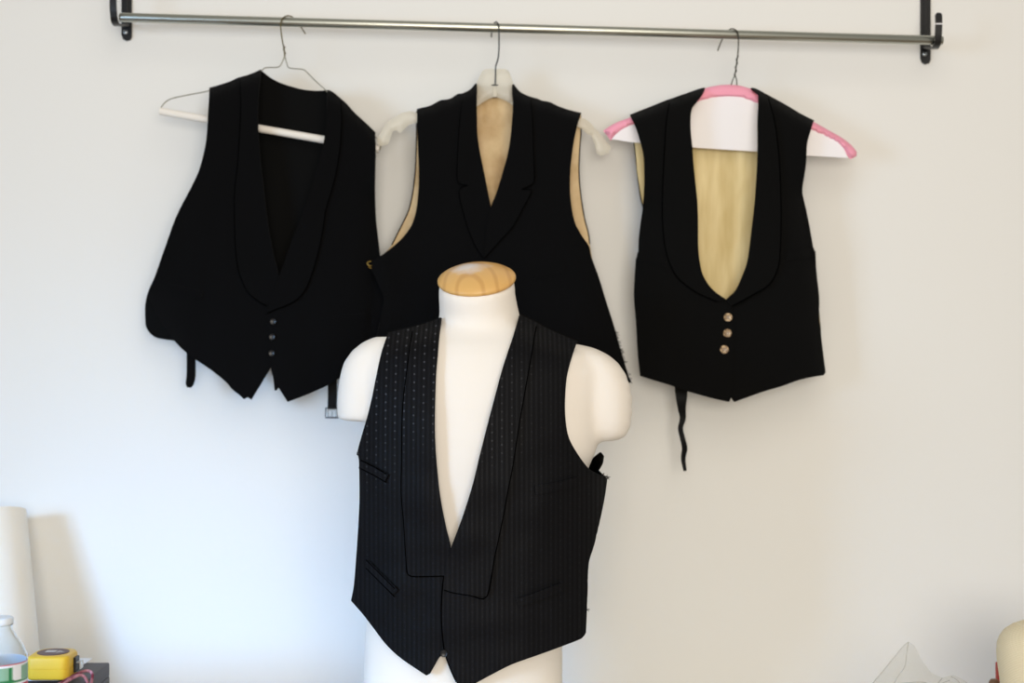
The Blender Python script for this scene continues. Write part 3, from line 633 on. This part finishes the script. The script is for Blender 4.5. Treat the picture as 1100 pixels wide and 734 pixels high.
def wb(x, y):
    k = min(1, max(0, (y-338)/70))**.6; u = min(.995, abs((x-512)/143)); h = bodyoff(x, y, True)
    a, b = lerp_tab(LE, y), lerp_tab(RE, y); v = min(1, abs((x-(a+b)/2)/((b-a)/2)))        # 1 along the side seams
    o = -.126*k*math.sqrt(max(0, 1-v**2.6))-.002-.022*min(1, max(0, (440-x)/12))*min(1, max(0, (376-y)/6))
    if h is not None and (v < .97 or y < 480): o = min(o, h-.009)
    e_ = min(1, max(0, (v-.93)/.07)); e_ = e_*e_*(3-2*e_)*min(1, max(0, (y-480)/25)); return AY-(o*(1-e_)+(goff(x, y)-.001)*e_)
LE = [(338,450),(357,417),(385,409),(425,402),(460,395),(500,388),(540,388),(600,386),(645,384)]
RE = [(338,590),(367,620),(430,612),(462,618),(486,645),(515,651),(535,648),(555,644),(585,637),(605,631),(650,629),(690,622)]
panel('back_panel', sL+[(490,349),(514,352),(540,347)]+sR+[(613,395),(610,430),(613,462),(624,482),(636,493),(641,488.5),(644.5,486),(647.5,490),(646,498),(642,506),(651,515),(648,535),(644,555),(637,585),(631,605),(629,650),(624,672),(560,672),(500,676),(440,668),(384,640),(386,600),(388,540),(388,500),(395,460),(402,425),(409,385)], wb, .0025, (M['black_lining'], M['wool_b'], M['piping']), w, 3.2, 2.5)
mb = MB()
for i in range(26):
    a = random.choice([(652,514),(651,512),(630,655),(385,489),(647,511)]); y0 = wf(.004)(a[0]-3, a[1]); an = random.uniform(-1.3, .9) if a[0] > 500 else random.uniform(2.2, 3.8); l = random.uniform(2, 4.5)
    mb.add(*tubegeo([W(a[0]-(1.5 if a[0] > 500 else -1.5), a[1], y0), W(a[0]+math.cos(an)*l*.5, a[1]+math.sin(an)*l*.5, y0), W(a[0]+math.cos(an*1.2)*l, a[1]+math.sin(an*1.2)*l, y0-.001)], [.0005,.0005,.0003], 4))
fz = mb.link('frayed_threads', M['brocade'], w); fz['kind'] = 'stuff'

# ------------------------------------------------------------------ things at the left
BZ = .924
e = empty('storage_box', (-.95,-.63,TZ), 'dark charcoal storage box beneath the sheet and tape measure at lower left', 'box')
link('box_body', *boxgeo(-1.244, -.659, -.844, -.42, TZ, BZ-.0225, .0015), M['box'], e)
link('lid', *boxgeo(-1.244, -.659, -.844, -.42, BZ-.022, BZ, .002), M['box'], e)
mb = MB(); n = 14; gv, gf = [], []
for j in range(n+1):
    for i in range(n+1):
        y = -.548+.150*j/n; x = -.985+(.283+.008*j/n)*i/n; gv.append(Vector((x, y, BZ+.0016+.0009*max(0, nz(x*9, y*9, 1.0))+.004*max(0, (j/n-.93))*8*.2)))
k = len(gv); gv += [q-Vector((0,0,.0011)) for q in gv]
for j in range(n):
    for i in range(n):
        a = j*(n+1)+i; gf += [[a, a+1, a+n+2, a+n+1], [k+a, k+a+n+1, k+a+n+2, k+a+1]]
rim = [i for i in range(n+1)]+[j*(n+1)+n for j in range(1, n+1)]+[n*(n+1)+i for i in range(n-1, -1, -1)]+[j*(n+1) for j in range(n-1, 0, -1)]
for i in range(len(rim)): a, b = rim[i], rim[(i+1) % len(rim)]; gf.append([a, k+a, k+b, b])
tag(link('paper_sheet', gv, gf, M['sheet']), 'white paper sheet lying on the dark box under the yellow tape measure', 'paper')
# tape measure, lying on its side
PZ = BZ+.0035
e = empty('tape_measure', (-.715,-.53,PZ), 'yellow tape measure lying on its side beside the water bottle', 'tape measure')
fx0, fx1, fy0, fy1 = -.7490, -.684, -.560, -.492
def plan(ins):
    P = []
    def arc(cx, cy, r, a0, a1):
        for i in range(9): q = math.radians(a0+(a1-a0)*i/8); P.append((cx+(r-ins)*math.cos(q), cy+(r-ins)*math.sin(q)))
    arc(fx0+.010, fy0+.010, .010, 180, 270); arc(fx1-.014, fy0+.014, .014, 270, 360); arc(fx1-.022, fy1-.022, .022, 0, 90); arc(fx0+.026, fy1-.026, .026, 90, 180)
    return P
v, f = loft([[Vector((x, y, PZ+z)) for x, y in plan(i)] for i, z in [(.003,0),(.0008,.0015),(0,.004),(0,.0165),(.0007,.0170),(.0007,.0176),(0,.0181),(0,.0315),(.001,.0345),(.003,.036),(.0045,.0364)]])
link('case', v, f, M['yellow'], e)
cx_, cy_ = -.7175, -.525
mb = MB(); mb.add(*lathegeo((cx_, cy_, PZ+.0362), [(.0245,0),(.0245,.0007),(.0238,.0010),(.0002,.0010)], 40))
mb.add(*boxgeo(cx_-.012, cx_+.004, cy_-.003, cy_+.009, PZ+.0370, PZ+.0376), 1)
for q in range(4): mb.add(*boxgeo(cx_+.007+.003*q, cx_+.0085+.003*q, cy_-.008+.002*q, cy_+.008-.003*q, PZ+.0370, PZ+.0376), 1)
mb.link('sticker', [M['sticker'], M['sticker_mark']], e, smooth=False, label='dark round sticker')
hx = fx1+.0002; mb = MB()
mb.add(*boxgeo(hx-.006, hx+.0035, -.532, -.512, PZ+.006, PZ+.029, .001)); mb.link('mouth', M['black_plastic'], e, smooth=False)
mb = MB(); mb.add(*boxgeo(hx+.0035, hx+.010, -.530, -.514, PZ+.0205, PZ+.0220, .0004)).add(*boxgeo(hx+.0085, hx+.0102, -.530, -.514, PZ+.0105, PZ+.0220, .0005))
mb.link('end_hook', M['silver'], e, smooth=False, label='metal end hook')
# water bottle
bd = 1.95; bx, by = (-1-CX)/F*bd, bd-DW; bs = F/bd
def bz(py): return ZC-(py-CY)/bs
e = empty('water_bottle', (bx, by, BZ), 'clear water bottle with green and red label at the left edge', 'bottle')
zz = lambda py: bz(py)-BZ
prof = [(.0005,.004),(.022,.002),(.033,.0008),(.0365,.006),(.037,.016),(.0355,.02),(.037,.024),(.0368,.03),(.037,zz(708.5)),(.0378,zz(706)),(.0372,zz(703.5)),(.034,zz(698)),(.029,zz(691)),(.0225,zz(683)),(.0185,zz(678)),(.0175,zz(675.5)),(.0172,zz(672)),(.0185,zz(671)),(.0172,zz(670))]
iprof = [(max(.0004, r-.0012), z+(.0012 if z < .006 else 0)) for r, z in prof][::-1]
v, f = lathegeo((bx, by, BZ), prof+iprof, 56, False)
link('bottle_body', v, f, M['clear'], e)
link('cap', *lathegeo((bx, by, BZ), [(.0186, zz(670)), (.0190, zz(669.5)), (.0190, zz(665)), (.0178, zz(663.6)), (.0005, zz(663.4))], 40), M['cap_white'], e, label='pale screw cap')
lv, lf, lm = [], [], []; n1, n2 = 120, 40; z1, z0 = zz(709.2), .032
for j in range(n2+1):
    for i in range(n1): q = 2*math.pi*i/n1; lv.append(Vector((bx+.0375*math.cos(q), by+.0375*math.sin(q), BZ+z0+(z1-z0)*j/n2)))
for j in range(n2):
    for i in range(n1):
        lf.append([j*n1+i, j*n1+(i+1) % n1, (j+1)*n1+(i+1) % n1, (j+1)*n1+i])
        t = (j+.5)/n2; a = ((i+.5)/n1*360-270+180) % 360-180         # angle from the face towards the room
        c = 0
        if t > .965: c = 2
        elif t > .935: c = 3
        elif t < .50: c = 2
        elif t < .545: c = 3
        elif t < .60+.03*math.sin(math.radians(a*3)): c = 1
        elif 47 < a < 68: c = 3
        elif 40 < a < 45: c = 1
        elif a < 8: c = 4 if t < .8 else 3
        lm.append(c)
k = len(lv); lv += [Vector((bx+(q.x-bx)*.993, by+(q.y-by)*.993, q.z)) for q in lv]
lf += [[i+k for i in q[::-1]] for q in lf]; lm += [3]*(len(lf)-len(lm))
for i in range(n1):
    for j in (0, n2): a = j*n1+i; b = j*n1+(i+1) % n1; lf.append([a, b, b+k, a+k]); lm.append(3)
link('label', lv, lf, [M['lab_green'], M['lab_dark'], M['lab_red'], M['lab_white'], M['lab_bright']], e, lm, True, label='green, white and red paper label')
# leaning roll of paper
r_ = .070; top = W(26.5, 551, -r_-.012); ct = top+Vector((-r_*1.0, 0, -.004)); bt = Vector((W(48.5, 795, -.17).x-r_*1.02, -.175, TZ+.026))
axv = (ct-bt).normalized(); mb = MB(); rings = []
a1 = axv.orthogonal().normalized(); b1 = axv.cross(a1)
for s, rr in [(0,r_),(.5,r_),(1,r_),(1,r_-.006),(0,r_-.006)]:
    rings.append([bt.lerp(ct, s)+(a1*math.cos(2*math.pi*k/64)+b1*math.sin(2*math.pi*k/64))*rr for k in range(64)])
v, f = loft(rings+[rings[0]], False); mb.add(v, f)
sp = [bt.lerp(ct, .999)+(a1*math.cos(q*.5)+b1*math.sin(q*.5))*(r_-.006-.0012*q*.35) for q in range(0, 40)]
mb.add(*tubegeo(sp, .0009, 5))
tag(mb.link('paper_roll', M['paper']), 'large roll of white paper leaning on the wall at the left edge', 'paper roll')
# cord on the box
def cz(x, y): return BZ+.003
pts = [(-.700,-.645,BZ+.004),(-.690,-.585,BZ+.004),(-.682,-.540,BZ+.006),(-.668,-.520,BZ+.0095),(-.655,-.530,BZ+.006),(-.6515,-.56,BZ-.010),(-.652,-.60,BZ-.015),(-.660,-.64,BZ+.004),(-.680,-.63,BZ+.005),(-.672,-.575,BZ+.011),(-.662,-.555,BZ+.010),(-.6505,-.57,BZ-.004),(-.650,-.62,BZ-.02),(-.6505,-.66,BZ-.03),(-.651,-.70,BZ-.05)]
tag(link('cord', *tubegeo(catmull(pts, 8), .0024, 10), M['cord']), 'maroon and pink cord looped over the edge of the dark box', 'cord')

# ------------------------------------------------------------------ things at the right
sd = 2.30; sx_, sy_ = (1128-CX)/F*sd, sd-DW; ss = F/sd
def sz(py): return ZC-(py-CY)/ss-TZ
e = empty('thread_cone', (sx_, sy_, TZ), 'fat cone of cream thread at the right edge', 'thread')
pr = [(.024,.002),(.0675,.003),(.070,.012),(.0725,.04),(.0755,sz(745)),(.0790,sz(726)),(.0818,sz(712)),(.0826,sz(702)),(.0818,sz(694)),(.0780,sz(687)),(.0710,sz(680)),(.060,sz(674.5)),(.045,sz(670)),(.03,sz(667)),(.018,sz(665.5)),(.016,sz(668))]
link('thread', *lathegeo((sx_, sy_, TZ), pr, 72, True), M['yarn'], e)
link('core', *lathegeo((sx_, sy_, TZ), [(.0145,0),(.015,.002),(.0135,sz(663)),(.0115,sz(663)),(.011,sz(668))], 32), M['tube'], e)
rx, ry = (1078-CX)/F*2.46, -.29
tag(link('red_notebook', *boxgeo(rx-.012, rx+.10, ry-.006, ry+.008, TZ, ZC-(712-CY)/F*2.46, .002), M['red'], None, None, False), 'red card booklet standing behind the thread cone', 'booklet')
px_ = (1068-CX)/F*2.42; zt = ZC-(729.5-CY)/F*2.42
tag(link('wooden_peg', *lathegeo((px_, -.33, TZ), [(.012,0),(.0125,.003),(.006,.012),(.0055,zt-TZ-.02),(.0085,zt-TZ-.013),(.009,zt-TZ-.006),(.006,zt-TZ-.001),(.0005,zt-TZ)], 24), M['brown']), 'small brown wooden peg left of the thread cone', 'peg')
# crumpled clear bag
bd_ = DW-.33; yb = -.33
def bagp(px, py, y): return W(px, py, y)
prof = [(1075,782),(1062,758),(1046,741),(1036,731),(1024,725.5),(1012,728),(1001,723),(990,709),(982,694),(976,689.5),(970,694),(952,716),(937,734),(922,752),(908,770),(905,784)]
v2, tris, poly = fill(prof, 4.5, 4); n = len(v2); fv, bv = [], []
for p in v2:
    h = sm(segdist(poly[:], p.x, p.y, True), 16); cr = .020*nz(p.x/13, p.y/13, 4)+.022*abs(nz(p.x/7+p.y/11, p.y/6, 8))
    z = max(TZ+.0008, 0)
    a = W(p.x, p.y, yb-.045*h+cr*h); b = W(p.x, p.y, yb+.04*h+.012*nz(p.x/12, p.y/12, 14)*h)
    a.z = max(a.z, z); b.z = max(b.z, z); fv.append(a); bv.append(b)
faces = []; ed = {}
for t in tris:
    a, b, c = (v2[i] for i in t)
    if (b-a).cross(c-a) < 0: t = t[::-1]
    faces += [list(t), [i+n for i in t[::-1]]]
    for i in range(3): ed[(t[i], t[(i+1) % 3])] = 1
for (a, b) in ed:
    if (b, a) not in ed: faces.append([b, a, a+n, b+n])
bag = tag(link('plastic_bag', fv+bv, faces, M['bag']), 'crumpled clear plastic bag standing at lower right against the wall', 'bag')

M['bag_edge'] = sheer('film_edge', srgb(160,156,136), .16, .2)
mb = MB()
for path in ([(976,690),(970,695),(952,717),(937,735),(922,753)], [(976,690),(974,702),(972,716),(964,728),(957,742)], [(1012,729),(1006,737),(1003,748)], [(1022,727),(1030,733),(1036,745)], [(962,735),(990,733),(1003,737),(1020,731)]):
    pp = []
    for q in catmull([Vector(p) for p in path], 4):
        h = sm(segdist(poly, q.x, q.y, True), 16) if inside(poly, q.x, q.y) else 0; cr_ = .020*nz(q.x/13, q.y/13, 4)+.022*abs(nz(q.x/7+q.y/11, q.y/6, 8))
        pp.append(W(q.x, q.y, yb-.045*h+cr_*h-.0006))
    mb.add(*tubegeo(pp, .0009, 6))
mb.link('seam', M['bag_edge'], bag)

# ------------------------------------------------------------------ light, world, camera
def area(name, loc, target, sx, sy, power, col):
    l = bpy.data.lights.new(name, 'AREA'); l.shape = 'RECTANGLE'; l.size = sx; l.size_y = sy; l.energy = power; l.color = col
    o = bpy.data.objects.new(name, l); COL.objects.link(o); o.location = loc
    o.rotation_euler = (Vector(target)-Vector(loc)).to_track_quat('-Z', 'Y').to_euler(); return o
area('window_daylight', (-2.3,-2.65,1.6), (-.40,0,.60), .8, .8, 3.4, (.25,.53,1.0)); bpy.data.lights['window_daylight'].spread = math.radians(33)   # bright lower pane
area('window_skylight', (-2.3,-2.65,1.6), (-.1,0,1.1), .9, .9, 8.2, (.46,.70,1.0)); bpy.data.lights['window_skylight'].spread = math.radians(90)
area('ceiling_lamp', (.3,-2.3,2.8), (.1,0,1.9), 1.6, 1.6, 14, (1,.92,.80))
area('front_fill', (.3,-4.2,1.65), (.1,0,1.4), 1.8, 1.2, 76, (1,.93,.82))  # added fill light behind the camera, softens shadows between the vests
wd = bpy.data.worlds.new('room_light'); S.world = wd; wd.use_nodes = True
wd.node_tree.nodes['Background'].inputs[0].default_value = (1,.94,.83,1); wd.node_tree.nodes['Background'].inputs[1].default_value = .34
cam = bpy.data.cameras.new('camera'); co = bpy.data.objects.new('camera', cam); COL.objects.link(co)
co.location = CAM; co.rotation_euler = (math.pi/2, 0, 0); cam.sensor_width = 36; cam.lens = F*36/1100; cam.clip_start = .05
cam.dof.use_dof = True; cam.dof.focus_distance = 2.2; cam.dof.aperture_fstop = 3.2
S.camera = co
vs = S.view_settings; vs.view_transform = 'Standard'; vs.look = 'None'; vs.exposure = 0; vs.gamma = 1; vs.use_curve_mapping = False
